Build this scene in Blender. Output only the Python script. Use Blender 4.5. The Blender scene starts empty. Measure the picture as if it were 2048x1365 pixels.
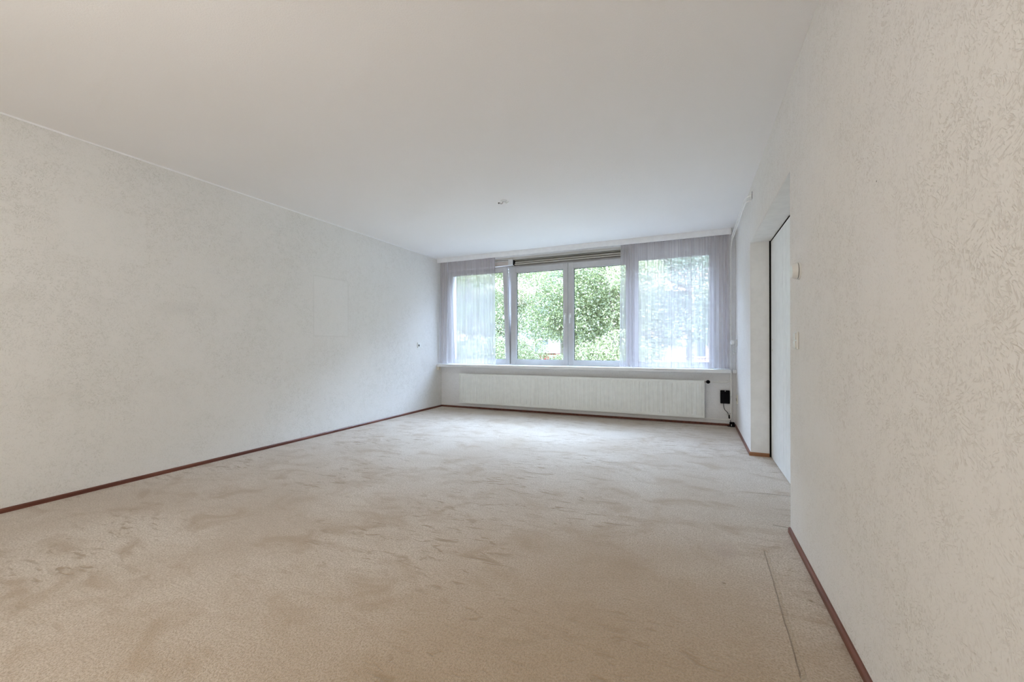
import bpy, bmesh, math, random
import numpy as np
from mathutils import Vector, Matrix

C = bpy.context.scene
COL = C.collection
random.seed(7)
rng = np.random.default_rng(11)

# ---------------------------------------------------------------- camera
CAM_H = 1.0798
yaw, roll = 0.4173, -0.0023
fw = Vector((-math.sin(yaw), math.cos(yaw), 0)); rt = Vector((math.cos(yaw), math.sin(yaw), 0)); up = Vector((0, 0, 1))
r2 = rt * math.cos(roll) + up * math.sin(roll); u2 = up * math.cos(roll) - rt * math.sin(roll)
cd = bpy.data.cameras.new('camera'); cam = bpy.data.objects.new('camera', cd); COL.objects.link(cam)
cam.matrix_world = Matrix(((r2.x, u2.x, -fw.x, 0), (r2.y, u2.y, -fw.y, 0), (r2.z, u2.z, -fw.z, CAM_H), (0, 0, 0, 1)))
cd.sensor_width = 36; cd.lens = 819.7 / 2048 * 36; cd.shift_y = 8.89 / 2048; cd.clip_start = 0.02; cd.clip_end = 300
C.cycles.use_adaptive_sampling = True; C.cycles.adaptive_threshold = 0.05
C.camera = cam

# ---------------------------------------------------------------- room measures (metres)
D = 6.157; XL = -4.1016; XR = 0.5076; H = 2.6
YB = -2.3                       # wall behind the camera
YN, YF = 2.804, 4.606           # opening in the right wall
HEAD = 2.08; XN = 0.677         # head height of the opening, face of the door in it
FT = 0.2

# ---------------------------------------------------------------- light and exposure
vs = C.view_settings
vs.view_transform = 'Standard'; vs.look = 'None'; vs.gamma = 1; vs.use_curve_mapping = False
vs.exposure = 1.55
C.cycles.max_bounces = 9; C.cycles.diffuse_bounces = 6; C.cycles.transparent_max_bounces = 14
C.cycles.sample_clamp_indirect = 6
C.cycles.caustics_reflective = False; C.cycles.caustics_refractive = False

w = bpy.data.worlds.new('sky'); C.world = w; w.use_nodes = True
nt = w.node_tree; nt.nodes.clear()
tc = nt.nodes.new('ShaderNodeTexCoord'); sp = nt.nodes.new('ShaderNodeSeparateXYZ')
rp = nt.nodes.new('ShaderNodeValToRGB'); bg = nt.nodes.new('ShaderNodeBackground'); wo = nt.nodes.new('ShaderNodeOutputWorld')
nt.links.new(tc.outputs['Generated'], sp.inputs[0]); nt.links.new(sp.outputs['Z'], rp.inputs[0])
nt.links.new(rp.outputs[0], bg.inputs[0]); nt.links.new(bg.outputs[0], wo.inputs[0])
e = rp.color_ramp.elements
e[0].position = 0.0; e[0].color = (0.42, 0.45, 0.46, 1)
e[1].position = 1.0; e[1].color = (10.0, 12.8, 18.4, 1)
x = e.new(0.05); x.color = (.8, .84, .88, 1)
x = e.new(0.32); x.color = (1.2, 1.3, 1.5, 1)
x = e.new(0.50); x.color = (9.0, 11.6, 16.8, 1)
bg.inputs[1].default_value = 1.0

def light(name, typ, loc, direction, energy, color, **kw):
    l = bpy.data.lights.new(name, typ); l.energy = energy; l.color = color
    for k, v in kw.items(): setattr(l, k, v)
    o = bpy.data.objects.new(name, l); COL.objects.link(o); o.location = loc
    o.rotation_euler = Vector(direction).to_track_quat('-Z', 'Y').to_euler()
    return o
light('sun', 'SUN', (6, -4, 12), (-0.62, 0.16, -0.72), 3.0, (1.0, 0.95, 0.86), angle=0.01)
# warm unseen fill light, added behind the viewpoint to brighten the near room
light('fill_light', 'POINT', (-1.7, -0.5, 1.6), (0, 0, -1), 20.5, (1.0, 0.972, 0.92), shadow_soft_size=0.28)
pt = light('window_portal', 'AREA', (-1.85, D + 0.32, 1.57), (0, -1, 0), 1, (1, 1, 1), shape='RECTANGLE', size=4.3, size_y=1.75)
pt.data.cycles.is_portal = True

# ---------------------------------------------------------------- node helpers
class Mat:
    def __init__(s, name, color=(.8, .8, .8), rough=.6, **kw):
        s.m = bpy.data.materials.new(name); s.m.use_nodes = True; s.t = s.m.node_tree
        s.b = s.t.nodes['Principled BSDF']; s.out = s.t.nodes['Material Output']
        s.b.inputs['Base Color'].default_value = (*color, 1); s.b.inputs['Roughness'].default_value = rough
        for k, v in kw.items(): s.b.inputs[k.replace('_', ' ')].default_value = v
        s._oc = None
    def n(s, typ, **props):
        nd = s.t.nodes.new(typ)
        for k, v in props.items(): setattr(nd, k, v)
        return nd
    def l(s, a, b): s.t.links.new(a, b)
    @property
    def oc(s):
        if s._oc is None: s._oc = s.n('ShaderNodeTexCoord').outputs['Object']
        return s._oc
    def mapping(s, scale=(1, 1, 1), rot=(0, 0, 0), loc=(0, 0, 0), src=None):
        m = s.n('ShaderNodeMapping'); m.inputs['Scale'].default_value = scale; m.inputs['Rotation'].default_value = rot
        m.inputs['Location'].default_value = loc; s.l(src or s.oc, m.inputs[0]); return m.outputs[0]
    def noise(s, scale, detail=2, rough=.5, dist=0, src=None):
        n = s.n('ShaderNodeTexNoise'); n.inputs['Scale'].default_value = scale; n.inputs['Detail'].default_value = detail
        n.inputs['Roughness'].default_value = rough; n.inputs['Distortion'].default_value = dist
        s.l(src or s.oc, n.inputs['Vector']); return n.outputs['Fac']
    def math(s, op, a, b=None, c=None, clamp=False):
        n = s.n('ShaderNodeMath', operation=op, use_clamp=clamp)
        for i, v in enumerate((a, b, c)):
            if v is None: continue
            if isinstance(v, (int, float)): n.inputs[i].default_value = v
            else: s.l(v, n.inputs[i])
        return n.outputs[0]
    def smooth(s, v, a, b, lo=0., hi=1.):
        n = s.n('ShaderNodeMapRange', interpolation_type='SMOOTHSTEP'); s.l(v, n.inputs['Value'])
        for k, q in (('From Min', a), ('From Max', b), ('To Min', lo), ('To Max', hi)): n.inputs[k].default_value = q
        return n.outputs[0]
    def mix(s, fac, a, b):
        n = s.n('ShaderNodeMix', data_type='RGBA')
        if isinstance(fac, (int, float)): n.inputs[0].default_value = fac
        else: s.l(fac, n.inputs[0])
        for i, v in ((6, a), (7, b)):
            if isinstance(v, tuple): n.inputs[i].default_value = (*v, 1)
            else: s.l(v, n.inputs[i])
        return n.outputs[2]
    def color(s, c): s.l(c, s.b.inputs['Base Color'])
    def bump(s, h, strength, dist):
        n = s.n('ShaderNodeBump'); n.inputs['Strength'].default_value = strength; n.inputs['Distance'].default_value = dist
        s.l(h, n.inputs['Height']); s.l(n.outputs[0], s.b.inputs['Normal'])
    def box(s, axes, x0, x1, y0, y1, soft):
        """1 inside a soft-edged rectangle of the surface (axes = two letters)"""
        q = s.n('ShaderNodeSeparateXYZ'); s.l(s.oc, q.inputs[0]); a, b = q.outputs[axes[0]], q.outputs[axes[1]]
        f = s.math('MULTIPLY', s.smooth(a, x0 - soft, x0 + soft), s.smooth(a, x1 - soft, x1 + soft, 1, 0))
        g = s.math('MULTIPLY', s.smooth(b, y0 - soft, y0 + soft), s.smooth(b, y1 - soft, y1 + soft, 1, 0))
        return s.math('MULTIPLY', f, g)
    def segment(s, p, q, wid, wob=0.0):
        """1 near the floor line p-q"""
        dx, dy = q[0] - p[0], q[1] - p[1]; L = math.hypot(dx, dy)
        mp = s.n('ShaderNodeMapping', vector_type='TEXTURE'); mp.inputs['Location'].default_value = (p[0], p[1], 0)
        mp.inputs['Rotation'].default_value = (0, 0, math.atan2(dy, dx)); s.l(s.oc, mp.inputs[0])
        sx = s.n('ShaderNodeSeparateXYZ'); s.l(mp.outputs[0], sx.inputs[0])
        y = sx.outputs['Y']
        if wob:
            y = s.math('ADD', y, s.math('MULTIPLY', s.math('SUBTRACT', s.noise(14, 2), .5), wob))
        f = s.math('MULTIPLY', s.smooth(sx.outputs['X'], -wid * 2, 0), s.smooth(sx.outputs['X'], L, L + wid * 2, 1, 0))
        return s.math('MULTIPLY', f, s.smooth(s.math('ABSOLUTE', y), wid * .4, wid, 1, 0))

# ---------------------------------------------------------------- materials
def plaster(name, base=(.80, .785, .75), dirt=(.50, .46, .38), warm=(.80, .775, .73), strength=.55, extra=None, axis='X'):
    """brushed spattle plaster: curved trowel marks in patches, dirt caught in the grooves"""
    M = Mat(name, base, .92); M.b.inputs['Specular IOR Level'].default_value = .2
    g1 = M.noise(24, 1.5, .5, 1.3)
    r1 = M.smooth(M.math('ABSOLUTE', M.math('SUBTRACT', g1, .5)), .0, .020, 1, 0)
    patch = M.smooth(M.noise(2.3, 4, .65), .36, .60)
    brk = M.smooth(M.noise(34, 1), .44, .58)
    warp = M.n('ShaderNodeTexNoise'); warp.inputs['Scale'].default_value = 9; M.l(M.oc, warp.inputs['Vector'])
    wv = M.n('ShaderNodeVectorMath', operation='MULTIPLY_ADD'); M.l(warp.outputs['Color'], wv.inputs[0]); wv.inputs[1].default_value = (.06,) * 3; M.l(M.oc, wv.inputs[2])
    strokes = None
    for k, ang in enumerate((.5, 1.7, -.7)):          # short trowel dashes in three directions
        rot = (0, ang, 0) if axis == 'Y' else (ang, 0, 0)
        v1 = M.mapping((1, 1, 1), rot, (k * 3.1, k * 1.7, k * 2.3), wv.outputs[0])
        v2 = M.mapping((60, 34, 220) if axis == 'Y' else (34, 60, 220), src=v1)
        st_ = M.math('MULTIPLY', M.smooth(M.noise(1, 1.5, .5, 0, v2), .56, .68), M.smooth(M.noise(17, 1, .5, 0, v1), .42, .56))
        strokes = st_ if strokes is None else M.math('MAXIMUM', strokes, st_)
    grooves = M.math('MAXIMUM', M.math('MULTIPLY', M.math('MULTIPLY', r1, brk), .5), strokes)
    grooves = M.math('MULTIPLY', grooves, M.math('ADD', .35, M.math('MULTIPLY', patch, .65)))
    pits = M.smooth(M.noise(130, 2), .62, .72)
    fine = M.noise(90, 3, .6)
    h = M.math('SUBTRACT', M.math('MULTIPLY', fine, .35), M.math('MULTIPLY', grooves, .8))
    h = M.math('SUBTRACT', h, M.math('MULTIPLY', pits, .25))
    blot = M.smooth(M.noise(1.1, 4, .6), .35, .65)
    c = M.mix(blot, base, warm)
    c = M.mix(M.math('MULTIPLY', grooves, strength), c, dirt)
    c = M.mix(M.math('MULTIPLY', pits, .3), c, dirt)
    if extra: c = extra(M, c)
    M.color(c); M.bump(h, .48, .004)
    return M.m

def left_extra(M, c):
    pale = (.84, .83, .80); grey = (.66, .64, .60)
    a = M.box('YZ', 1.35, 1.85, 1.74, 2.13, .012)
    c = M.mix(M.math('MULTIPLY', a, .55), c, pale)
    b = M.box('YZ', 3.468, 4.01, 1.19, 1.922, .006)
    bi = M.box('YZ', 3.482, 3.996, 1.205, 1.908, .006)
    c = M.mix(M.math('MULTIPLY', b, .45), c, pale)
    c = M.mix(M.math('MULTIPLY', M.math('SUBTRACT', b, bi, clamp=True), .3), c, grey)
    s = M.box('YZ', .9, 3.2, 1.36, 1.46, .06)
    c = M.mix(M.math('MULTIPLY', s, M.smooth(M.noise(3, 2), .4, .7, 0, .25)), c, grey)
    s = M.box('YZ', .6, 2.2, .55, .80, .12)
    return M.mix(M.math('MULTIPLY', s, M.smooth(M.noise(5, 3), .45, .7, 0, .25)), c, grey)
def right_extra(M, c):
    nail = M.n('ShaderNodeVectorMath', operation='DISTANCE'); M.l(M.oc, nail.inputs[0]); nail.inputs[1].default_value = (XR, 1.584, 1.575)
    c = M.mix(M.smooth(nail.outputs['Value'], .0018, .0032, .9, 0), c, (.08, .05, .04))
    pm = M.math('MULTIPLY', M.box('YZ', 2.0, 2.8, .25, .95, .1), .25)     # paler repaired plaster by the opening
    c = M.mix(pm, c, (.84, .83, .81))
    return c
m_wall_l = plaster('plaster_left', (.83, .815, .785), (.54, .52, .46), (.82, .805, .77), .40, left_extra)
m_wall_r = plaster('plaster_right', (.84, .815, .79), (.52, .46, .39), (.84, .81, .77), .34, right_extra)
m_wall_w = plaster('plaster_window_wall', (.92, .915, .91), (.58, .56, .53), (.89, .88, .87), .3, None, 'Y')

M = Mat('ceiling_stipple', (.80, .785, .765), .95); M.b.inputs['Specular IOR Level'].default_value = .1
a = M.noise(120, 3, .6); b_ = M.noise(1.0, 3, .55)
M.color(M.mix(M.smooth(a, .25, .8), M.mix(M.smooth(b_, .35, .65), (.93, .915, .90), (.95, .935, .925)), (.94, .925, .91)))
M.bump(a, .5, .003); m_ceil = M.m

# carpet
M = Mat('beige_carpet', (.5, .42, .32), 1.0); M.b.inputs['Specular IOR Level'].default_value = .05
M.b.inputs['Sheen Weight'].default_value = .35; M.b.inputs['Sheen Roughness'].default_value = .5
pile = M.noise(130, 2, .7); pile2 = M.noise(48, 3, .65, .6)
v = M.n('ShaderNodeTexVoronoi'); v.inputs['Scale'].default_value = 260; M.l(M.oc, v.inputs['Vector'])
big = M.smooth(M.noise(.9, 5, .6, .3), .36, .66)
mid_ = M.smooth(M.noise(3.1, 4, .6, .8, M.mapping((1, 1.5, 1), (0, 0, .4))), .46, .72)
scuff = M.smooth(M.noise(5.5, 3, .6, .5, M.mapping((.8, 2.6, 1), (0, 0, -.25))), .56, .70)
scuff2 = M.smooth(M.noise(11, 2, .5, 1.0, M.mapping((.7, 2.2, 1), (0, 0, .5))), .60, .72)
scmask = M.smooth(M.noise(.8, 2, .5, 0, M.mapping(loc=(3, 1, 0))), .38, .6)
c = M.mix(big, (.74, .655, .57), (.60, .50, .405))
wear = M.n('ShaderNodeVectorMath', operation='DISTANCE'); M.l(M.mapping((1, .8, 1)), wear.inputs[0]); wear.inputs[1].default_value = (-.35, 1.1 * .8, 0)
wear = M.smooth(M.math('ADD', wear.outputs['Value'], M.math('MULTIPLY', M.noise(2.2, 4, .6), 1.2)), .75, 2.1, 1, 0)
c = M.mix(M.math('MULTIPLY', wear, .9), c, (.47, .35, .24))
c = M.mix(M.math('MULTIPLY', mid_, .9), c, (.47, .355, .25))
sc = M.math('MULTIPLY', M.math('MAXIMUM', scuff, scuff2), scmask)
c = M.mix(M.math('MULTIPLY', sc, .95), c, (.36, .26, .165))
c = M.mix(M.smooth(pile, .34, .60, .75, 0), c, (.35, .26, .17))
c = M.mix(M.smooth(pile2, .35, .62, .26, 0), c, (.38, .29, .20))
# worn stain beside the opening, small burns, pressed line along the wall, joints at the opening
st = M.n('ShaderNodeVectorMath', operation='DISTANCE'); M.l(M.mapping((1, .8, 1), loc=(.0, .0, 0)), st.inputs[0]); st.inputs[1].default_value = (.15, 2.43 * .8, 0)
c = M.mix(M.math('MULTIPLY', M.smooth(st.outputs['Value'], .03, .10, 1, 0), M.smooth(M.noise(12, 3), .3, .7, .1, .5)), c, (.40, .30, .25))
line = M.segment((.344, 2.487), (.325, 1.60), .012, .012)
c = M.mix(M.math('MULTIPLY', line, .24), c, (.36, .28, .18))
seam = M.math('MAXIMUM', M.segment((.439, 3.455), (.68, 3.475), .009), M.segment((.444, 2.873), (.51, 2.866), .010))
c = M.mix(M.math('MULTIPLY', seam, .55), c, (.22, .16, .10))
for (px, py, r_) in ((.123, 2.086, .009), (.449, 2.087, .009), (-3.05, 2.62, .012), (-2.1, 3.2, .01), (-1.2, 2.25, .007)):
    d_ = M.n('ShaderNodeVectorMath', operation='DISTANCE'); M.l(M.oc, d_.inputs[0]); d_.inputs[1].default_value = (px, py, 0)
    c = M.mix(M.smooth(d_.outputs['Value'], r_ * .5, r_ * 1.3, .7, 0), c, (.24, .17, .10))
M.color(c)
h = M.math('ADD', M.math('MULTIPLY', pile, .6), M.math('ADD', M.math('MULTIPLY', pile2, .5), M.math('MULTIPLY', v.outputs['Distance'], .3)))
h = M.math('SUBTRACT', h, M.math('MULTIPLY', M.math('ADD', line, seam), 1.2))
h = M.math('SUBTRACT', h, M.math('MULTIPLY', sc, .5))
M.bump(h, .9, .006); m_carpet = M.m

M = Mat('mahogany_skirting', (.16, .05, .03), .42)
gr = M.noise(30, 3, .6, .4, M.mapping((1, .06, 1)))
M.color(M.mix(M.smooth(gr, .3, .7), (.105, .030, .018), (.20, .068, .040))); m_skirt = M.m
M = Mat('teak_skirting', (.30, .13, .05), .45)
gr = M.noise(30, 3, .6, .4, M.mapping((.1, 1, 1)))
M.color(M.mix(M.smooth(gr, .3, .7), (.24, .10, .045), (.36, .17, .08))); m_skirt2 = M.m

def simple(name, col, rough=.5, bumpy=0, **kw):
    M = Mat(name, col, rough, **kw)
    n_ = M.noise(14, 3); M.color(M.mix(M.smooth(n_, .3, .7), tuple(q * .97 for q in col), tuple(min(1, q * 1.02) for q in col)))
    if bumpy: M.bump(M.noise(90, 3), .3, bumpy)
    return M.m
m_reveal = simple('painted_reveal', (.86, .85, .83), .8, .001)
m_pvc = simple('white_pvc', (.58, .575, .58), .35)
m_white = simple('white_gloss_paint', (.80, .80, .79), .4)
m_pelmet = simple('white_pelmet_paint', (.93, .93, .93), .5)
m_lintel = simple('greige_lintel_paint', (.66, .64, .60), .7)
m_panelcream = simple('cream_panel_paint', (.78, .70, .65), .6)
m_rad = simple('cream_radiator_enamel', (.84, .85, .80), .35)
m_pipe = simple('cream_pipe_paint', (.93, .92, .88), .4)
m_door = simple('white_door_lacquer', (.90, .91, .90), .45)
m_black = simple('black_plastic', (.004, .004, .006), .6, Specular_IOR_Level=.12)
m_rubber = simple('black_gasket', (.006, .008, .008), .8, Specular_IOR_Level=.1)
m_sock = simple('white_socket_plastic', (.80, .80, .77), .35)
m_cream = simple('aged_cream_plastic', (.74, .69, .58), .4)
m_slot = simple('dark_recess', (.10, .095, .09), .7)
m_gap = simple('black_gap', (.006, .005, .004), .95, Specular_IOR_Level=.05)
m_alu = simple('bronze_aluminium', (.52, .49, .43), .45, Metallic=.3)
m_ridge = simple('wire_copper', (.35, .30, .26), .5)
m_brick = None

def glassmat():
    M = Mat('window_glass'); t = M.t; t.nodes.remove(M.b)
    tr = M.n('ShaderNodeBsdfTransparent'); tr.inputs[0].default_value = (.95, .985, .965, 1)
    gl = M.n('ShaderNodeBsdfGlossy'); gl.inputs['Roughness'].default_value = .01; gl.inputs[0].default_value = (1, 1, 1, 1)
    fr = M.n('ShaderNodeFresnel'); fr.inputs[0].default_value = 1.3
    mx = M.n('ShaderNodeMixShader'); M.l(M.math('MULTIPLY', fr.outputs[0], .6), mx.inputs[0]); M.l(tr.outputs[0], mx.inputs[1]); M.l(gl.outputs[0], mx.inputs[2])
    M.l(mx.outputs[0], M.out.inputs[0]); return M.m
m_glass = glassmat()

def sheermat():
    M = Mat('sheer_voile'); t = M.t; t.nodes.remove(M.b)
    tr = M.n('ShaderNodeBsdfTransparent'); tr.inputs[0].default_value = (.97, .95, .98, 1)
    tl = M.n('ShaderNodeBsdfTranslucent'); tl.inputs[0].default_value = (.32, .295, .30, 1)
    df = M.n('ShaderNodeBsdfDiffuse'); df.inputs[0].default_value = (.95, .92, .92, 1)
    m1 = M.n('ShaderNodeMixShader'); m1.inputs[0].default_value = .5; M.l(df.outputs[0], m1.inputs[1]); M.l(tl.outputs[0], m1.inputs[2])
    weave = M.noise(60, 2, .5, 0, M.mapping((1, 1, .006)))
    m2 = M.n('ShaderNodeMixShader'); M.l(M.smooth(weave, .3, .7, .54, .66), m2.inputs[0]); M.l(tr.outputs[0], m2.inputs[1]); M.l(m1.outputs[0], m2.inputs[2])
    M.l(m2.outputs[0], M.out.inputs[0]); return M.m
m_sheer = sheermat()

def leafmat(name, c1, c2, trans=.4):
    M = Mat(name); t = M.t; t.nodes.remove(M.b)
    info = M.n('ShaderNodeNewGeometry')
    col = M.mix(info.outputs['Random Per Island'], c1, c2)
    df = M.n('ShaderNodeBsdfDiffuse'); tl = M.n('ShaderNodeBsdfTranslucent')
    M.l(col, df.inputs[0]); M.l(col, tl.inputs[0])
    mx = M.n('ShaderNodeMixShader'); mx.inputs[0].default_value = trans; M.l(df.outputs[0], mx.inputs[1]); M.l(tl.outputs[0], mx.inputs[2])
    gl = M.n('ShaderNodeBsdfGlossy'); gl.inputs['Roughness'].default_value = .35
    m2 = M.n('ShaderNodeMixShader'); m2.inputs[0].default_value = .06; M.l(mx.outputs[0], m2.inputs[1]); M.l(gl.outputs[0], m2.inputs[2])
    M.l(m2.outputs[0], M.out.inputs[0]); return M.m
m_leaf = [leafmat('oak_leaves', (.09, .115, .045), (.25, .27, .125)), leafmat('pale_leaves', (.115, .14, .06), (.32, .33, .17)), leafmat('blue_green_leaves', (.075, .105, .065), (.19, .225, .15))]
m_bark = simple('tree_bark', (.30, .25, .20), .9, .02)
m_bark2 = simple('pale_bark', (.55, .52, .46), .9, .02)

# ---------------------------------------------------------------- mesh helpers
class MB:
    def __init__(s): s.bm = bmesh.new()
    def box(s, x0, x1, y0, y1, z0, z1, bev=0, seg=1):
        vs_ = [s.bm.verts.new((a, b, c)) for a in (x0, x1) for b in (y0, y1) for c in (z0, z1)]
        f = [s.bm.faces.new([vs_[i] for i in q]) for q in ((0, 1, 3, 2), (4, 6, 7, 5), (0, 4, 5, 1), (2, 3, 7, 6), (0, 2, 6, 4), (1, 5, 7, 3))]
        if bev:
            ed = list({e_ for q in f for e_ in q.edges})
            bmesh.ops.bevel(s.bm, geom=ed, offset=bev, segments=seg, affect='EDGES', profile=.5)
        return s
    def tube(s, pts, r, n=10, caps=True):
        pts = [Vector(p) for p in pts]; rings = []; prev = None
        for i, p in enumerate(pts):
            t_ = (pts[min(i + 1, len(pts) - 1)] - pts[max(i - 1, 0)]).normalized()
            if prev is None: a = t_.orthogonal().normalized()
            else: a = (prev - t_ * prev.dot(t_)).normalized()
            prev = a; b = t_.cross(a); rr = r[i] if isinstance(r, (list, tuple)) else r
            rings.append([s.bm.verts.new(p + (a * math.cos(k * 2 * math.pi / n) + b * math.sin(k * 2 * math.pi / n)) * rr) for k in range(n)])
        for A, B in zip(rings, rings[1:]):
            for k in range(n):
                f = s.bm.faces.new((A[k], A[(k + 1) % n], B[(k + 1) % n], B[k])); f.smooth = True
        if caps:
            s.bm.faces.new(rings[0][::-1]); s.bm.faces.new(rings[-1])
        return s
    def lathe(s, c, axis, prof, n=28):
        """prof = [(distance along axis, radius)...]"""
        c = Vector(c); ax = Vector(axis).normalized()
        rings = []
        a = ax.orthogonal().normalized(); b = ax.cross(a)
        for d_, r_ in prof:
            rings.append([s.bm.verts.new(c + ax * d_ + (a * math.cos(k * 2 * math.pi / n) + b * math.sin(k * 2 * math.pi / n)) * max(r_, 1e-4)) for k in range(n)])
        for A, B in zip(rings, rings[1:]):
            for k in range(n): s.bm.faces.new((A[k], A[(k + 1) % n], B[(k + 1) % n], B[k]))
        s.bm.faces.new(rings[0][::-1]); s.bm.faces.new(rings[-1])
        return s
    def quad(s, a, b, c, d): s.bm.faces.new([s.bm.verts.new(q) for q in (a, b, c, d)]); return s
    def build(s, name, mat, parent=None, smooth=False, recalc=True):
        if recalc: bmesh.ops.recalc_face_normals(s.bm, faces=s.bm.faces)
        me = bpy.data.meshes.new(name); s.bm.to_mesh(me); s.bm.free()
        me.materials.append(mat)
        if smooth:
            for p in me.polygons: p.use_smooth = True
        o = bpy.data.objects.new(name, me); COL.objects.link(o)
        if parent is not None:
            o.parent = parent; o.matrix_parent_inverse = Matrix.Translation(parent.location).inverted()
        return o
def tag(o, label, cat=None, group=None, kind=None):
    o['label'] = label
    if cat: o['category'] = cat
    if group: o['group'] = group
    if kind: o['kind'] = kind
    return o
def thing(name, loc, label, cat=None, group=None, kind=None):
    o = bpy.data.objects.new(name, None); COL.objects.link(o); o.location = loc; o.empty_display_size = .1
    return tag(o, label, cat, group, kind)
def struct(name, mb, mat, label, cat=None): return tag(mb.build(name, mat), label, cat or name.split('_')[0], kind='structure')

def arc(c, r, a0, a1, u, v, n=8):
    c, u, v = Vector(c), Vector(u), Vector(v)
    return [c + u * r * math.cos(a0 + (a1 - a0) * i / n) + v * r * math.sin(a0 + (a1 - a0) * i / n) for i in range(n + 1)]
def bend(pts, r, n=7):
    """polyline with rounded corners"""
    pts = [Vector(p) for p in pts]; out = [pts[0]]
    for a, b, c in zip(pts, pts[1:], pts[2:]):
        d0 = (a - b).normalized(); d1 = (c - b).normalized(); rr = min(r, (a - b).length * .49, (c - b).length * .49)
        p0, p1 = b + d0 * rr, b + d1 * rr
        for i in range(n + 1):
            t_ = i / n; out.append(p0 * (1 - t_) ** 2 + b * 2 * t_ * (1 - t_) + p1 * t_ * t_)
    out.append(pts[-1]); return out

# ---------------------------------------------------------------- room shell
struct('floor', MB().box(XL - FT, XR + .7, YB - FT, D + .02, -.15, 0), m_carpet, 'worn beige wall-to-wall carpet with scuffs and stains', 'carpet')
struct('ceiling', MB().box(XL - FT, XR + .7, YB - FT, D + .32, H, H + .2), m_ceil, 'white stippled ceiling', 'ceiling')
struct('wall_left', MB().box(XL - FT, XL, YB - FT, D + .3, -.15, H), m_wall_l, 'long left wall of off-white textured plaster with faint picture marks', 'wall')
wr = MB()
wr.box(XR, XR + .2, YB - FT, YN, -.15, H).box(XR, XR + .2, YF, D + .3, -.15, H).box(XR, XR + .2, YN, YF, HEAD, H)
struct('wall_right', wr, m_wall_r, 'right wall of textured plaster with a door recess', 'wall')
ww = MB()
WX0, WX1, WZ0, WZ1 = -3.975, .285, .72, 2.405
ww.box(XL, WX0, D, D + .3, -.15, H).box(WX1, XR, D, D + .3, -.15, H).box(WX0, WX1, D, D + .3, -.15, WZ0 - .005).box(WX0, WX1, D, D + .3, 2.53, H)
struct('wall_window', ww, m_wall_w, 'window wall with grey plaster below the sill', 'wall')
struct('trim_1', MB().box(-2.72, -.86, D + .015, D + .3, 2.49, 2.535).box(WX0, -2.725, D + .02, D + .3, 2.50, 2.535), m_lintel, 'greige lintel strip over the middle windows', 'lintel')
struct('trim_2', MB().box(-.86, WX1, D + .015, D + .3, 2.405, 2.535), m_reveal, 'plain white lintel panel behind the right sheer curtain', 'lintel')
struct('wall_back', MB().box(XL, XR, YB - FT, YB, -.15, H), m_wall_l, 'plain wall behind the viewpoint', 'wall')
# door recess
rc = MB()
rc.box(XR + .2, XR + .42, YN - .3, YF + .35, -.15, -.001)
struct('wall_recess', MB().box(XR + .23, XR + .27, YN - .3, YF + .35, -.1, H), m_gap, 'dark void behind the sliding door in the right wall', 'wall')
rc.bm.free()
# smooth painted lining of the recess
struct('trim_3', MB().box(XR + .002, XN - .003, YF - .002, YF + .004, .001, HEAD).box(XR + .002, XN - .003, YN, YF, HEAD - .002, HEAD + .004),
       simple('recess_lining_paint', (.88, .875, .855), .8, .001), 'smooth painted lining of the door recess', 'lining')

# skirting boards
def skirt(name, a, b, nrm, mat, label, h_=.030, t_=.013):
    a, b, nrm = Vector(a), Vector(b), Vector(nrm); mb = MB(); prof = ((0, 0), (t_, 0), (t_, h_ * .72), (t_ * .55, h_), (0, h_))
    A = [mb.bm.verts.new(a + nrm * p + Vector((0, 0, q))) for p, q in prof]; B = [mb.bm.verts.new(b + nrm * p + Vector((0, 0, q))) for p, q in prof]
    for k in range(5): mb.bm.faces.new((A[k], A[(k + 1) % 5], B[(k + 1) % 5], B[k]))
    mb.bm.faces.new(A[::-1]); mb.bm.faces.new(B)
    return struct(name, mb, mat, label, 'skirting board')
skirt('baseboard_left', (XL, YB, 0), (XL, D, 0), (1, 0, 0), m_skirt, 'dark red-brown skirting board along the long left wall')
skirt('baseboard_window', (XL + .013, D, 0), (XR - .013, D, 0), (0, -1, 0), m_skirt, 'dark skirting board under the radiator')
skirt('baseboard_right', (XR, YB, 0), (XR, YN, 0), (-1, 0, 0), m_skirt, 'brown skirting board along the near right wall')
skirt('baseboard_right_far', (XR, YF, 0), (XR, D, 0), (-1, 0, 0), m_skirt, 'brown skirting board between the door recess and the window corner')
skirt('baseboard_recess', (XR - .013, YF, 0), (XN - .0135, YF, 0), (0, -1, 0), m_skirt2, 'short light brown skirting board on the far side of the door recess', .034)
# ceiling edge bead along left and right wall
struct('trim_4', MB().box(XL, XL + .006, YB, D, H - .012, H), m_pelmet, 'thin bead where the left wall meets the ceiling', 'bead')

# ---------------------------------------------------------------- pelmet and curtain rail
struct('trim_5', MB().box(XL, .452, D - .135, D - .117, 2.524, H, .002), m_pelmet, 'white pelmet board hiding the curtain rail', 'pelmet')
rail = thing('curtain_rail', (-1.8, D - .09, 2.56), 'curtain rail on the ceiling behind the white pelmet', 'curtain rail')
MB().box(XL + .02, .44, D - .105, D - .075, 2.585, H, .002).build('rail', m_alu, rail)

# ---------------------------------------------------------------- window sill
SZ = .757
si = thing('window_sill', (-1.8, D - .08, SZ), 'long white window sill over the radiator', 'window sill', kind='structure')
MB().box(XL, .438, D - .150, D + .06, SZ - .045, SZ, .003, 2).box(.463, XR, D - .150, D, SZ - .045, SZ, .003, 2).box(.438, .463, D - .02, D, SZ - .045, SZ).build('board', m_white, si)

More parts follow.
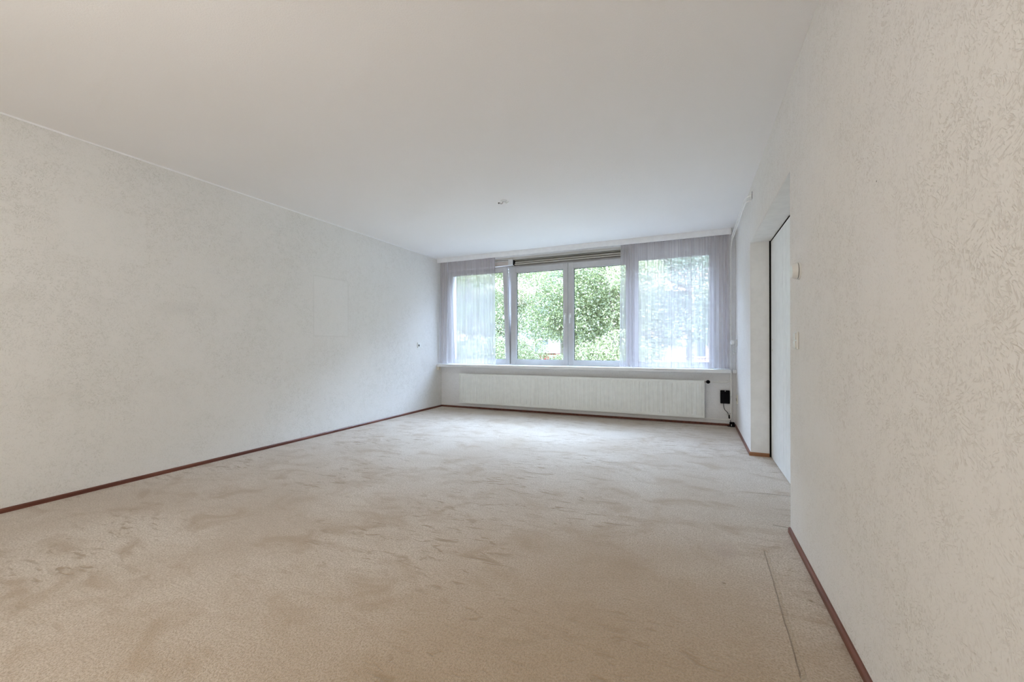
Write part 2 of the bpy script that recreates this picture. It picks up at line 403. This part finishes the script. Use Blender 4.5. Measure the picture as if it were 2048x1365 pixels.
# ---------------------------------------------------------------- windows
Y0 = D + .05       # inner face of the sashes
def ring(x0, x1, z0, z1, wx0, wx1, wz0, wz1, y0, y1, bev=.004):
    mb = MB()
    mb.box(x0, x0 + wx0, y0, y1, z0, z1, bev); mb.box(x1 - wx1, x1, y0, y1, z0, z1, bev)
    mb.box(x0 + wx0 - .001, x1 - wx1 + .001, y0, y1, z0, z0 + wz0, bev); mb.box(x0 + wx0 - .001, x1 - wx1 + .001, y0, y1, z1 - wz1, z1, bev)
    return mb
def sash(parent, x0, x1, z0, z1, gx0, gx1, gz0, gz1, y0=Y0, y1=None):
    y1 = y1 or y0 + .065
    s_ = ring(x0, x1, z0, z1, gx0 - x0, x1 - gx1, gz0 - z0, z1 - gz1, y0, y1).build('sash', m_pvc, parent)
    ring(gx0, gx1, gz0, gz1, .010, .010, .010, .010, y0 + .012, y0 + .045, .002).build('glazing_bead', m_pvc, s_)
    ring(gx0 + .009, gx1 - .009, gz0 + .009, gz1 - .009, .006, .004, .003, .005, y0 + .022, y0 + .035, 0).build('gasket', m_rubber, s_)
    MB().box(gx0 + .01, gx1 - .01, y0 + .026, y0 + .032, gz0 + .01, gz1 - .01).build('pane', m_glass, s_)
    return s_
def handle(parent, x, z):
    h_ = MB().box(x - .014, x + .014, Y0 - .010, Y0 - .0005, z - .035, z + .035, .004, 2).build('handle', m_sock, parent)
    MB().tube([(x, Y0 - .008, z), (x, Y0 - .035, z)], .009).tube(bend([(x, Y0 - .030, z + .004), (x, Y0 - .045, z - .01), (x, Y0 - .042, z - .125)], .01), .009).build('lever', m_sock, h_, True)

W1 = thing('window_1', (-3.38, Y0, SZ), 'left white window tilted open behind the left sheer curtain', 'window', kind='structure')
ring(WX0, -2.777, .757, 2.405, .06, .05, .045, .05, Y0 + .035, Y0 + .115).build('window_frame', m_pvc, W1)
s1 = sash(W1, -3.955, -2.793, .770, 2.37, -3.885, -2.862, .841, 2.30)
piv = Matrix.Translation((0, Y0 + .02, .775)) @ Matrix.Rotation(math.radians(4.2), 4, 'X') @ Matrix.Translation((0, -Y0 - .02, -.775))
for v_ in s1.data.vertices: v_.co = piv @ v_.co
for ch in s1.children:
    for v_ in ch.data.vertices: v_.co = piv @ v_.co
MB().tube([(-2.80, Y0 + .03, 1.15), (-2.80, Y0 + .03, 1.20)], .006).build('hinge', m_rubber, W1)

W2 = thing('window_2', (-2.28, Y0, SZ), 'middle left white window with a clear view of trees', 'window', kind='structure')
ring(-2.777, -.83, .757, 2.405, .05, .05, .045, .045, Y0 + .035, Y0 + .115).build('window_frame', m_pvc, W2)
s2 = sash(W2, -2.772, -1.797, .762, 2.372, -2.678, -1.866, .841, 2.283); handle(s2, -1.834, 1.545)
W3 = thing('window_3', (-1.31, Y0, SZ), 'middle right white window with a clear view of trees', 'window', kind='structure')
s3 = sash(W3, -1.791, -.83, .762, 2.372, -1.710, -.905, .838, 2.283); handle(s3, -1.758, 1.545)
W4 = thing('window_4', (-.27, Y0, SZ), 'right fixed white window behind the wide sheer curtain', 'window', kind='structure')
ring(-.824, WX1, .757, 2.405, .078, .08, .074, .08, Y0, Y0 + .10).build('window_frame', m_pvc, W4)
ring(-.746, .205, .831, 2.325, .012, .012, .012, .012, Y0 + .012, Y0 + .045, .002).build('glazing_bead', m_pvc, W4)
MB().box(-.737, .197, Y0 + .030, Y0 + .036, .84, 2.316).build('pane', m_glass, W4)

# over the windows: cream panel with ledges (left), dark slotted ventilation strip (middle)
pn = thing('trim_6', (-3.3, D, 2.45), 'cream panel with ledges above the left window', 'panel', kind='structure')
MB().box(WX0, -2.80, D + .045, D + .3, 2.405, 2.50).build('panel', m_panelcream, pn)
MB().box(WX0, -2.80, D + .012, D + .05, 2.478, 2.490, .002).box(WX0, -2.80, D + .030, D + .05, 2.405, 2.412, .002).build('ledge', m_white, pn)
MB().box(-2.80, -2.722, D + .01, D + .3, 2.405, 2.50, .003).build('post', m_white, pn)
vg = thing('ventilation_strip', (-1.78, D + .03, 2.45), 'long bronze-grey ventilation strip above the middle windows', 'ventilation grille')
MB().box(-2.722, -.86, D + .10, D + .3, 2.405, 2.49).build('back_plate', m_slot, vg)
for y0, z0, z1 in ((.035, 2.407, 2.425), (.055, 2.437, 2.462), (.028, 2.474, 2.480)): MB().box(-2.697, -.86, D + y0, D + .10, z0, z1, .001).build('louvre', m_alu, vg)
MB().box(-2.722, -2.697, D + .03, D + .10, 2.407, 2.487, .003).build('end_cap', m_black, vg)

# ---------------------------------------------------------------- sheer curtains
def curtain(name, label, dens, z0, z1, yc, group):
    """dens = [(x, pleat depth, slack)...] control points along the rail; the cloth doubles back on itself in folds"""
    me = bpy.data.meshes.new(name); xs = []; X0, X1 = dens[0][0], dens[-1][0]
    cx = [q[0] for q in dens]; cdp = [q[1] for q in dens]; cf = [q[2] for q in dens]
    ns = int((X1 - X0) / .0022); us = np.linspace(X0, X1, ns)
    freq = np.interp(us, cx, cf); dep = np.interp(us, cx, cdp)
    ph = np.cumsum(freq) * (us[1] - us[0]) * 2 * np.pi
    jit = np.interp(us, np.linspace(X0, X1, 40), rng.uniform(.55, 1.3, 40))
    ph2 = ph + .9 * np.interp(us, np.linspace(X0, X1, 30), rng.uniform(-1, 1, 30))
    zs = np.linspace(z1, z0, 26); V = []; nz = len(zs)
    for k, z in enumerate(zs):
        t_ = (z1 - z) / (z1 - z0)
        drift = .0015 * np.sin(3.1 * t_ + us * 5)
        amp = dep * jit * (.75 + .45 * t_)
        x = us + drift + (.42 / np.maximum(freq, 1)) * .26 * np.sin(2 * ph2)
        x = x + FLARE(us, t_) if FLARE else x
        y = yc + amp * np.sin(ph2 + .1 * np.sin(t_ * 2.2)) + .002 * np.sin(us * 90 + t_ * 4)
        V.append(np.stack([x, y, np.full(ns, z)], 1))
    V = np.concatenate(V); F = []
    i, k = np.meshgrid(np.arange(ns - 1), np.arange(nz - 1)); a = (k * ns + i).ravel()
    F = np.stack([a, a + 1, a + ns + 1, a + ns], 1)
    me.from_pydata(V.tolist(), [], F.tolist()); me.materials.append(m_sheer)
    for p in me.polygons: p.use_smooth = True
    th = thing(name, ((X0 + X1) / 2, yc, z0), label, 'curtain', group)
    o = bpy.data.objects.new('cloth', me); COL.objects.link(o); o.parent = th; o.matrix_parent_inverse = Matrix.Translation(th.location).inverted()
    MB().box(X0, X1, yc - .0035, yc + .0035, z1 - .004, z1 + .028).build('heading_tape', m_sheer, th)
    return th
FLARE = lambda u, t_: -.05 * t_ * np.clip((-3.82 - u) / .2, 0, 1) + 0.01 * t_ * (u > -3.2)
curtain('sheer_curtain', 'narrow sheer lilac-white curtain gathered at the left end of the window', [(-4.045, .018, 22), (-3.88, .014, 12), (-3.5, .014, 9), (-3.2, .018, 16), (-2.995, .022, 24)], .772, 2.555, D - .088, 'sheer curtains')
FLARE = lambda u, t_: -.02 * t_ * np.clip((-.85 - u) / .1, 0, 1)
curtain('sheer_curtain', 'wide sheer lilac-white curtain covering the right window', [(-.965, .022, 26), (-.82, .020, 20), (-.74, .016, 11), (.18, .016, 12), (.26, .020, 18), (.428, .018, 22)], .770, 2.555, D - .088, 'sheer curtains')

# ---------------------------------------------------------------- radiator
RX0, RX1, RZ0, RZ1, RY = -3.680, .131, .100, .603, D - .105
rd = thing('radiator', (-1.78, RY + .05, RZ0), 'long ribbed cream panel radiator under the window sill', 'radiator')
nx = 61 * 8; nz_ = 24
U = np.linspace(RX0 + .022, RX1 - .022, nx + 1); Zs = np.concatenate([[RZ0 + .004], np.linspace(RZ0 + .030, RZ0 + .050, 5), np.linspace(RZ0 + .06, RZ1 - .06, 6), np.linspace(RZ1 - .050, RZ1 - .030, 5), [RZ1 - .004]])
pitch = (U[-1] - U[0]) / 61
prof = ((U - U[0]) / pitch) % 1; rib = np.clip((np.abs(prof - .5) - .23) / .12, 0, 1); rib = 1 - rib * rib * (3 - 2 * rib)   # raised flats
verts = []; 
for z in Zs:
    wz = np.clip(min(z - RZ0 - .030, RZ1 - .030 - z) / .02, 0, 1)
    dy = .0045 * (1 - rib) * wz
    verts += [(float(a), float(RY + d), float(z)) for a, d in zip(U, dy)]
faces = [(k * (nx + 1) + i, k * (nx + 1) + i + 1, (k + 1) * (nx + 1) + i + 1, (k + 1) * (nx + 1) + i) for k in range(len(Zs) - 1) for i in range(nx)]
me = bpy.data.meshes.new('front_panel'); me.from_pydata(verts, [], faces); me.materials.append(m_rad)
fp = bpy.data.objects.new('front_panel', me); COL.objects.link(fp); fp.parent = rd; fp.matrix_parent_inverse = Matrix.Translation(rd.location).inverted()
fp.modifiers.new('thick', 'SOLIDIFY').thickness = .0015
fr = MB().box(RX0, RX0 + .024, RY - .0005, RY + .014, RZ0, RZ1, .003, 2).box(RX1 - .024, RX1, RY - .0005, RY + .014, RZ0, RZ1, .003, 2)
fr.box(RX0, RX1, RY - .0002, RY + .014, RZ0, RZ0 + .006, .002).box(RX0, RX1, RY - .0002, RY + .014, RZ1 - .006, RZ1, .002).build('panel_rim', m_rad, rd)
MB().box(RX0 + .003, RX1 - .003, RY + .062, RY + .070, RZ0 + .004, RZ1 - .004, .002).build('rear_panel', m_rad, rd)
MB().box(RX0 + .001, RX1 - .001, RY + .014, RY + .062, RZ1 - .010, RZ1 - .003, .001).build('top_cover', m_rad, rd)
for x0, x1 in ((RX0, RX0 + .0015), (RX1 - .0015, RX1)): MB().box(x0, x1, RY + .014, RY + .07, RZ0 + .01, RZ1 - .011).build('side_cover', m_rad, rd)
for xx in (-3.3, -1.8, -.3): MB().box(xx - .02, xx + .02, RY + .070, D - .001, RZ0 + .05, RZ1 - .05).build('wall_bracket', m_rad, rd)
vv = MB().tube([(RX1 - .01, RY + .035, .585), (.165, RY + .035, .585)], .010).tube([(.16, RY + .035, .585), (.20, RY + .035, .585)], .014).build('valve_body', m_alu, rd, True)
MB().lathe((.174, RY + .028, .588), (0, -1, 0), [(0, .012), (.006, .021), (.016, .024), (.034, .024), (.040, .020), (.041, .012), (.038, .010)], 24).build('valve_knob', m_black, vv)

# ---------------------------------------------------------------- heating pipes
hp = thing('heating_pipe', (.45, D - .06, .09), 'cream pipe running down the window corner and back under the radiator', 'pipe', 'cream heating pipes in the window corner')
pb = bend([(XR - .001, 4.47, 2.452), (.462, 4.50, 2.450), (.462, 6.03, 2.452), (.4495, 6.09, 2.34), (.4495, 6.10, .088), (.30, 6.11, .088), (-3.60, 6.115, .088), (-3.60, 6.115, .115)], .045)
MB().tube(pb, .0066, 12).build('tube', m_pipe, hp)
for z in (1.35, .40): MB().box(.438, .461, D - .065, D - .001, z - .006, z + .006, .002).build('pipe_clip', m_sock, hp)
hp2 = thing('heating_pipe', (.43, D - .03, .58), 'cream pipe turning off above the black radiator valve', 'pipe', 'cream heating pipes in the window corner')
pa = bend([(XR - .001, 4.49, 2.508), (.462, 4.56, 2.507), (.462, 6.08, 2.507), (.4530, 6.128, 2.38), (.4530, 6.128, .585), (.20, RY + .035, .585)], .075)
MB().tube(pa, .0062, 12).build('tube', m_pipe, hp2)
MB().tube([(.462, 5.38, 2.507), (.462, 5.41, 2.507)], .0088, 12).build('collar', m_pipe, hp2)

# hole behind the pipes and wall plate below it
tag(MB().box(XR - .0015, XR + .002, 4.445, 4.475, 2.46, 2.53, .0005).build('pipe_hole', m_slot), 'small dark hole where the pipes enter the right wall near the ceiling', 'hole')

# ---------------------------------------------------------------- black box with cable, power plug
bx = thing('modem_box', (.38, D, .39), 'black box mounted on the wall right of the radiator', 'electronics box')
MB().box(.323, .436, D - .040, D - .002, .300, .475, .008, 3).build('housing', m_black, bx)
MB().box(.323, .436, D - .0425, D - .039, .436, .440).build('seam', m_gap, bx)
MB().box(.376, .386, D - .0425, D - .038, .462, .472, .001).build('tag', m_sock, bx)
MB().tube(bend([(.362, D - .022, .305), (.363, D - .024, .26), (.375, D - .02, .215), (.405, D - .02, .19), (.425, D - .02, .15), (.438, D - .03, .10), (.445, D - .05, .05)], .02), .0035, 8).build('cable', m_black, bx)
pw = thing('power_adapter', (.455, D - .05, .0), 'black power plug on the carpet in the window corner', 'power adapter')
MB().box(.430, .490, D - .085, D - .02, .002, .062, .010, 3).build('body', m_black, pw)
MB().box(.446, .453, D - .0875, D - .083, .014, .040, .002).build('marking', m_sock, pw)
MB().tube(bend([(.44, D - .08, .01), (.41, D - .06, .006), (.40, D - .03, .006), (.43, D - .02, .007)], .02), .0035, 8).build('cable', m_black, pw)
kn = thing('cable_junction', (.43, D - .03, .14), 'small black cable joint hanging by the corner pipe', 'cable joint')
MB().box(.419, .435, D - .036, D - .016, .105, .150, .004, 2).build('body', m_black, kn)
tw = MB()
for k in range(7):
    a = random.uniform(0, 6.28); tw.tube(bend([(.427, D - .026, .148), (.427 + .018 * math.cos(a), D - .026 + .006 * math.sin(a), .165 + .008 * math.sin(a * 2)), (.427 + .038 * math.cos(a), D - .02, .158 + .03 * math.sin(a))], .01), .0014, 5)
tw.build('loose_wire', m_ridge, kn)

# ---------------------------------------------------------------- right wall: sockets, thermostat, switch
def plate(mb, x, y0, y1, z0, z1, t_, side=-1, bev=.003):
    a, b = sorted((x, x + side * t_)); mb.box(a, b, y0, y1, z0, z1, bev, 2); return mb
so = thing('wall_socket', (XR, 5.97, 1.108), 'white wall socket with a round plug beside the right curtain', 'socket')
plate(MB(), XR, 5.93, 6.01, 1.065, 1.15, .012).build('cover_plate', m_sock, so)
pl = MB().lathe((XR - .012, 5.97, 1.113), (-1, 0, 0), [(0, .016), (.010, .018), (.018, .027), (.030, .033), (.044, .033), (.056, .027), (.063, .016), (.065, .006)], 24).build('plug', m_sock, so)
wc = MB(); pts = [(XR - .03, 5.97, 1.085)]
for k in range(46):
    a = k * .62; pts.append((XR - .030 + .018 * math.cos(a) * (1 - k / 120), 5.97 + .035 * math.sin(a * 1.3), 1.045 - .0022 * k + .016 * math.sin(a)))
wc.tube(pts, .0035, 7)
cb = wc.build('cable', m_sock, so)
ls = thing('wall_socket', (XR, 5.922, .383), 'aged cream socket low on the right wall beside the black box', 'socket')
plate(MB(), XR, 5.88, 5.965, .33, .44, .014).build('cover_plate', m_cream, ls)
MB().lathe((XR - .0145, 5.922, .385), (-1, 0, 0), [(0, .021), (.0012, .021), (.0012, .018), (-.002, .017)], 20).build('socket_well', m_slot, ls)

TY, TZ = 2.575, 1.4675
th = thing('thermostat', (XR, TY, TZ), 'round white thermostat on the near right wall beside the recess', 'thermostat')
MB().lathe((XR, TY, TZ), (-1, 0, 0), [(-.002, .046), (.006, .046), (.008, .044), (.008, .030)], 40).build('base_ring', m_sock, th)
MB().lathe((XR - .008, TY, TZ), (-1, 0, 0), [(0, .040), (.003, .040)], 40).build('shadow_gap', m_slot, th)
MB().lathe((XR - .011, TY, TZ), (-1, 0, 0), [(0, .043), (.003, .043), (.018, .037), (.023, .035), (.026, .031), (.0265, .0)], 40).build('dial', m_sock, th, False)

sw = thing('light_switch', (XR, 2.622, 1.103), 'white double rocker switch below the thermostat', 'switch')
plate(MB(), XR, 2.590, 2.660, 1.056, 1.150, .010).build('cover_plate', m_sock, sw)
for z in (1.082, 1.125): plate(MB(), XR - .0095, 2.602, 2.648, z - .0185, z + .0185, .007, -1, .003).build('rocker', m_sock, sw)

lsk = thing('wall_socket', (XL, 5.504, 1.086), 'small white double socket on the left wall near the curtain', 'socket')
plate(MB(), XL, 5.465, 5.545, 1.045, 1.127, .010, 1).build('cover_plate', m_sock, lsk)
MB().lathe((XL + .0105, 5.49, 1.083), (1, 0, 0), [(0, .018), (.0015, .018), (.0015, .015), (-.001, .014)], 20).build('socket_well', m_slot, lsk)
jb = thing('junction_box', (XL + .03, D - .13, .68), 'small cream block under the left end of the window sill', 'junction box')
MB().box(XL + .001, XL + .052, D - .158, D - .10, .655, .712, .004, 2).build('body', m_cream, jb)

# ---------------------------------------------------------------- sliding door in the recess
dr = thing('door_1', (XN + .02, 3.7, .004), 'white flush sliding door set back in the right wall recess', 'door', kind='structure')
dp_ = MB()
dp_.box(XN, XN + .035, YN - .15, 3.892, .006, 2.068, .002).box(XN, XN + .035, 3.898, 4.015, .006, 2.068, .002).box(XN, XN + .035, 4.019, YF - .022, .006, 2.068, .002).box(XN + .004, XN + .03, YN - .15, YF - .03, .01, 2.06)
dp_.build('panel', m_door, dr)
MB().box(XN - .012, XN + .012, YF - .010, YF - .003, .002, HEAD - .003).build('edge_gap_shade', m_gap, dr)  # black strip painted in for the shadow line at the door edge
MB().box(XN - .001, XN + .03, YN - .1, YF - .010, 2.069, 2.0775).build('top_gap_shade', m_gap, dr)  # black strip standing in for the shade in the gap over the door
for z in (1.128, 1.030): MB().lathe((XN, 4.512, z), (-1, 0, 0), [(0, .008), (.002, .008), (.002, .005), (0, .005)], 16).build('keyhole_plate', m_cream, dr)

# ---------------------------------------------------------------- ceiling outlet
ho = thing('ceiling_outlet', (-1.823, 3.90, H), 'bare white ceiling outlet with a hook and loose wire ends', 'ceiling outlet')
MB().lathe((-1.82, 3.90, H), (0, 0, -1), [(-.001, .034), (.004, .034), (.006, .030), (.006, .012)], 28).build('plate', m_sock, ho)
MB().tube(bend([(-1.83, 3.90, H - .004), (-1.83, 3.90, H - .022), (-1.85, 3.895, H - .034), (-1.86, 3.89, H - .018)], .008), .0028, 8).build('hook', m_ridge, ho)
wr_ = MB()
for a, l_ in ((.3, .055), (1.1, .045), (-.5, .05), (2.9, .055)):
    wr_.tube(bend([(-1.82, 3.90, H - .005), (-1.82 + l_ * .6 * math.cos(a), 3.90 + l_ * .6 * math.sin(a), H - .022), (-1.82 + l_ * math.cos(a), 3.90 + l_ * math.sin(a), H - .012)], .012), .0025, 6)
wr_.build('wire', m_sock, ho)
MB().box(-1.875, -1.862, 3.875, 3.888, H - .030, H - .018, .002).build('terminal_block', m_slot, ho)

# ================================================================ outside
GZ = -.7
struct('ground', MB().box(-70, 50, D + .32, 90, GZ - .3, GZ), simple('lawn_and_paving', (.12, .11, .09), .95), 'pale ground beyond the window', 'ground')

def leaves_mesh(name, blobs, n, size, mat, parent):
    """thousands of small folded leaves filling the crown blobs (cx, cy, cz, rx, ry, rz)"""
    B = np.array(blobs); vol = B[:, 3] * B[:, 4] * B[:, 5]; idx = rng.choice(len(B), n, p=vol / vol.sum())
    d = rng.normal(size=(n, 3)); d /= np.linalg.norm(d, axis=1)[:, None]
    r = rng.uniform(.35, 1, n) ** .45
    c = B[idx, :3] + d * r[:, None] * B[idx, 3:]
    nrm = rng.normal(size=(n, 3)) + np.array([0, 0, .6]); nrm /= np.linalg.norm(nrm, axis=1)[:, None]
    a = np.cross(nrm, rng.normal(size=(n, 3))); a /= np.linalg.norm(a, axis=1)[:, None]; b = np.cross(nrm, a)
    s = size * rng.uniform(.6, 1.35, n)[:, None]
    # leaf = two quads folded along the midrib
    p0 = c - a * s; p1 = c + a * s; m0 = c - a * s * .15
    L = m0 + b * s * .55 + nrm * s * .18; R_ = m0 - b * s * .55 + nrm * s * .18
    V = np.stack([p0, R_, p1, L], 1).reshape(-1, 3)
    F = np.stack([np.arange(n) * 4, np.arange(n) * 4 + 1, np.arange(n) * 4 + 2], 1); F2 = np.stack([np.arange(n) * 4, np.arange(n) * 4 + 2, np.arange(n) * 4 + 3], 1)
    me = bpy.data.meshes.new(name); FF = np.concatenate([F, F2])
    me.vertices.add(len(V)); me.vertices.foreach_set('co', V.ravel())
    me.loops.add(FF.size); me.loops.foreach_set('vertex_index', FF.ravel().astype(np.int32))
    me.polygons.add(len(FF)); me.polygons.foreach_set('loop_start', np.arange(0, FF.size, 3, dtype=np.int32))
    me.update(calc_edges=True); me.validate(); me.materials.append(mat)
    o = bpy.data.objects.new(name, me); COL.objects.link(o)
    o.parent = parent; o.matrix_parent_inverse = Matrix.Translation(parent.location).inverted()
    return o

def tree(x, y, trunk_h, h_, rad, n, size, mat, label, bark=m_bark, tr=.13, low=1.0, name='tree', cat='tree', group='trees outside the window'):
    t_ = thing(name, (x, y, GZ), label, cat, group)
    lean = random.uniform(-.25, .25)
    tp = [(x + lean * q * q + .05 * math.sin(5 * q), y, GZ + (h_ * .8) * q) for q in (0, .2, .4, .6, .8, 1)]
    MB().tube(tp, [tr * 1.25, tr, tr * .85, tr * .65, tr * .4, tr * .15], 9).build('trunk', bark, t_)
    br = MB(); blobs = []
    for k in range(11):
        a = random.uniform(0, 6.28); q = random.uniform(.25, .85); z = GZ + h_ * .8 * q; R0 = rad * random.uniform(.45, .85)
        ex, ey, ez = x + R0 * math.cos(a), y + R0 * math.sin(a), z + random.uniform(.3, 1.1)
        br.tube([(x + lean * q * q, y, z), ((x + ex) / 2, (y + ey) / 2, z + .25), (ex, ey, ez)], [tr * .4, tr * .25, tr * .08], 6)
        blobs.append((ex, ey, max(ez, GZ + trunk_h + .3), rad * random.uniform(.38, .55), rad * random.uniform(.38, .55), rad * random.uniform(.3, .45)))
    br.build('branch', bark, t_)
    for k in range(9):
        a = random.uniform(0, 6.28); R0 = rad * random.uniform(0, .6)
        blobs.append((x + R0 * math.cos(a), y + R0 * math.sin(a), GZ + trunk_h + (h_ - trunk_h) * random.uniform(.15, .9), rad * .5, rad * .5, rad * .42))
    for k in range(7):
        a = k * .9; blobs.append((x + rad * .6 * math.cos(a), y + rad * .6 * math.sin(a), GZ + trunk_h + .45, rad * .45, rad * .45, .5))
    leaves_mesh('crown', blobs, n, size, mat, t_)
    return t_
tree(-8.3, 14.5, 1.1, 7.0, 2.1, 39000, 0.036, m_leaf[0], 'leafy tree seen behind the tilted left window')
tree(-6.15, 13.4, 1.15, 6.8, 1.55, 39000, 0.033, m_leaf[1], 'light green tree seen through the left of the two clear middle windows', m_bark2)
tree(-3.45, 12.6, 1.9, 6.6, 1.5, 33800, 0.031, m_leaf[0], 'tree whose crown meets the post between the two clear windows')
tree(-2.1, 12.2, .9, 5.6, 1.5, 36400, 0.031, m_leaf[1], 'low bushy tree seen through the right of the two clear middle windows')
tree(-.1, 13.6, 1.7, 7.0, 1.7, 31200, 0.035, m_leaf[2], 'tree seen behind the wide right sheer curtain', tr=.16)
tree(-11.6, 15.5, 1.0, 7.0, 2.3, 31200, 0.042, m_leaf[2], 'tree seen behind the narrow left sheer curtain')
tree(-6.2, 20.2, 2.1, 8.5, 2.6, 31200, 0.051, m_leaf[2], 'blue-green tree standing farther back beyond the small red play house')
tree(-3.2, 19.5, 1.2, 8.5, 2.5, 31200, 0.048, m_leaf[0], 'far tree filling the gaps behind the bushy near one')
tree(2.2, 19.5, 2.4, 8.0, 2.5, 23400, 0.051, m_leaf[1], 'farthest right tree behind the wide sheer curtain')
tree(-14.5, 22.5, 1.5, 9.0, 3.0, 23400, 0.057, m_leaf[0], 'farthest left tree behind the narrow sheer curtain')

def shrub(x, y, h_, r_, n, size, mat, label):
    t_ = thing('shrub', (x, y, GZ), label, 'shrub', 'shrubs outside the window')
    st_ = MB()
    for k in range(5):
        a = k * 1.26; st_.tube([(x, y, GZ), (x + .3 * r_ * math.cos(a), y + .3 * r_ * math.sin(a), GZ + h_ * .5), (x + .55 * r_ * math.cos(a), y + .55 * r_ * math.sin(a), GZ + h_ * .8)], [.03, .02, .01], 6)
    st_.build('stem', m_bark, t_)
    leaves_mesh('foliage', [(x + r_ * .5 * math.cos(q), y + r_ * .5 * math.sin(q), GZ + h_ * (.45 + .1 * math.sin(q * 3)), r_ * .6, r_ * .6, h_ * .48) for q in np.linspace(0, 6.2, 7)], n, size, mat, t_)
shrub(-9.1, 17.0, 2.1, 1.1, 10400, 0.036, m_leaf[2], 'dark shrub low behind the tilted left window')
shrub(-2.55, 11.6, 2.15, .9, 13000, 0.027, m_leaf[1], 'bright shrub low in the right clear window')
shrub(-4.4, 17.5, 2.0, .9, 9100, 0.036, m_leaf[0], 'shrub beside the post between the clear windows')
shrub(-4.75, 15.6, 1.6, .8, 8000, .033, m_leaf[0], 'small shrub right of the red play house')
shrub(-7.7, 17.2, 2.0, 1.0, 9000, .036, m_leaf[2], 'blue-green shrub left of the red play house')
shrub(-6.9, 16.5, 1.75, .9, 9100, 0.033, m_leaf[0], 'low shrub at the foot of the left clear window')

# red play house with pale roof
ph = thing('play_house', (-7.45, 22.0, GZ), 'small red-posted play house with a pale roof among the trees', 'play house')
mr = simple('red_paint', (.30, .035, .03), .6); mw = simple('pale_roof', (.55, .54, .52), .7)
for sx in (-.42, .42):
    for sy in (-.35, .35): MB().box(-7.45 + sx - .06, -7.45 + sx + .06, 22 + sy - .06, 22 + sy + .06, GZ, .62).build('post', mr, ph)
MB().box(-7.95, -6.95, 21.55, 22.45, .56, .64).box(-7.58, -7.32, 21.6, 21.66, GZ, .56).box(-7.87, -7.03, 21.62, 21.68, .12, .20).build('rail', mr, ph)
g = MB()
for yy in (21.5, 22.5): pass
A = [g.bm.verts.new(p) for p in ((-8.0, 21.5, .64), (-6.9, 21.5, .64), (-6.98, 21.5, .88), (-7.45, 21.5, 1.12), (-7.92, 21.5, .88))]
B = [g.bm.verts.new(v_.co + Vector((0, 1, 0))) for v_ in A]
g.bm.faces.new(A); g.bm.faces.new(B[::-1])
for k in range(5): g.bm.faces.new((A[k], B[k], B[(k + 1) % 5], A[(k + 1) % 5]))
g.build('roof', mw, ph)

# houses beyond the trees
def house(x0, x1, y0, y1, h_, wall, roofc, label, nwin, floors=2):
    hs = thing('house', ((x0 + x1) / 2, (y0 + y1) / 2, GZ), label, 'house', 'houses beyond the trees')
    MB().box(x0, x1, y0, y1, GZ, h_).build('walls', wall, hs)
    r = MB(); ov = .3; ym = (y0 + y1) / 2
    A = [r.bm.verts.new(p) for p in ((x0 - ov, y0 - ov, h_ - .05), (x0 - ov, y1 + ov, h_ - .05), (x0 - ov, ym, h_ + 2.2))]
    B = [r.bm.verts.new(v_.co + Vector((x1 - x0 + 2 * ov, 0, 0))) for v_ in A]
    r.bm.faces.new(A); r.bm.faces.new(B[::-1])
    for k in range(3): r.bm.faces.new((A[k], B[k], B[(k + 1) % 3], A[(k + 1) % 3]))
    r.build('roof', roofc, hs)
    for fl in range(floors):
        for k in range(nwin):
            cx_ = x0 + (x1 - x0) * (k + .5) / nwin; z0 = GZ + .9 + fl * 2.8
            f = ring(cx_ - .7, cx_ + .7, z0, z0 + 1.4, .08, .08, .08, .08, y0 - .05, y0 + .02, 0).build('window', m_pvc, hs)
            MB().box(cx_ - .62, cx_ + .62, y0 - .02, y0 + .0, z0 + .08, z0 + 1.32).build('pane', m_hglass, f)
M = Mat('pale_red_brick', (.6, .4, .35), .9); bt = M.n('ShaderNodeTexBrick'); bt.inputs['Scale'].default_value = 5
bt.inputs['Color1'].default_value = (.24, .13, .11, 1); bt.inputs['Color2'].default_value = (.29, .17, .14, 1); bt.inputs['Mortar'].default_value = (.3, .28, .26, 1)
M.l(M.mapping((1, 1, 1), (math.pi / 2, 0, 0)), bt.inputs['Vector']); M.color(bt.outputs['Color']); m_brick = M.m
m_hglass = simple('dark_house_glass', (.06, .065, .07), .7)
m_render = simple('white_render', (.30, .29, .28), .9)
m_tile = simple('clay_roof_tile', (.2, .10, .08), .8)
house(-4.6, 8, 31, 39, 4.9, m_brick, m_tile, 'pale brick house row seen behind the wide right sheer curtain', 4)
house(-16.5, -7.2, 33, 41, 4.6, m_render, m_tile, 'white rendered house glimpsed between the trunks left of centre', 3)
house(-31, -19, 34, 42, 4.9, m_brick, m_tile, 'pale brick house behind the narrow left sheer curtain', 4)
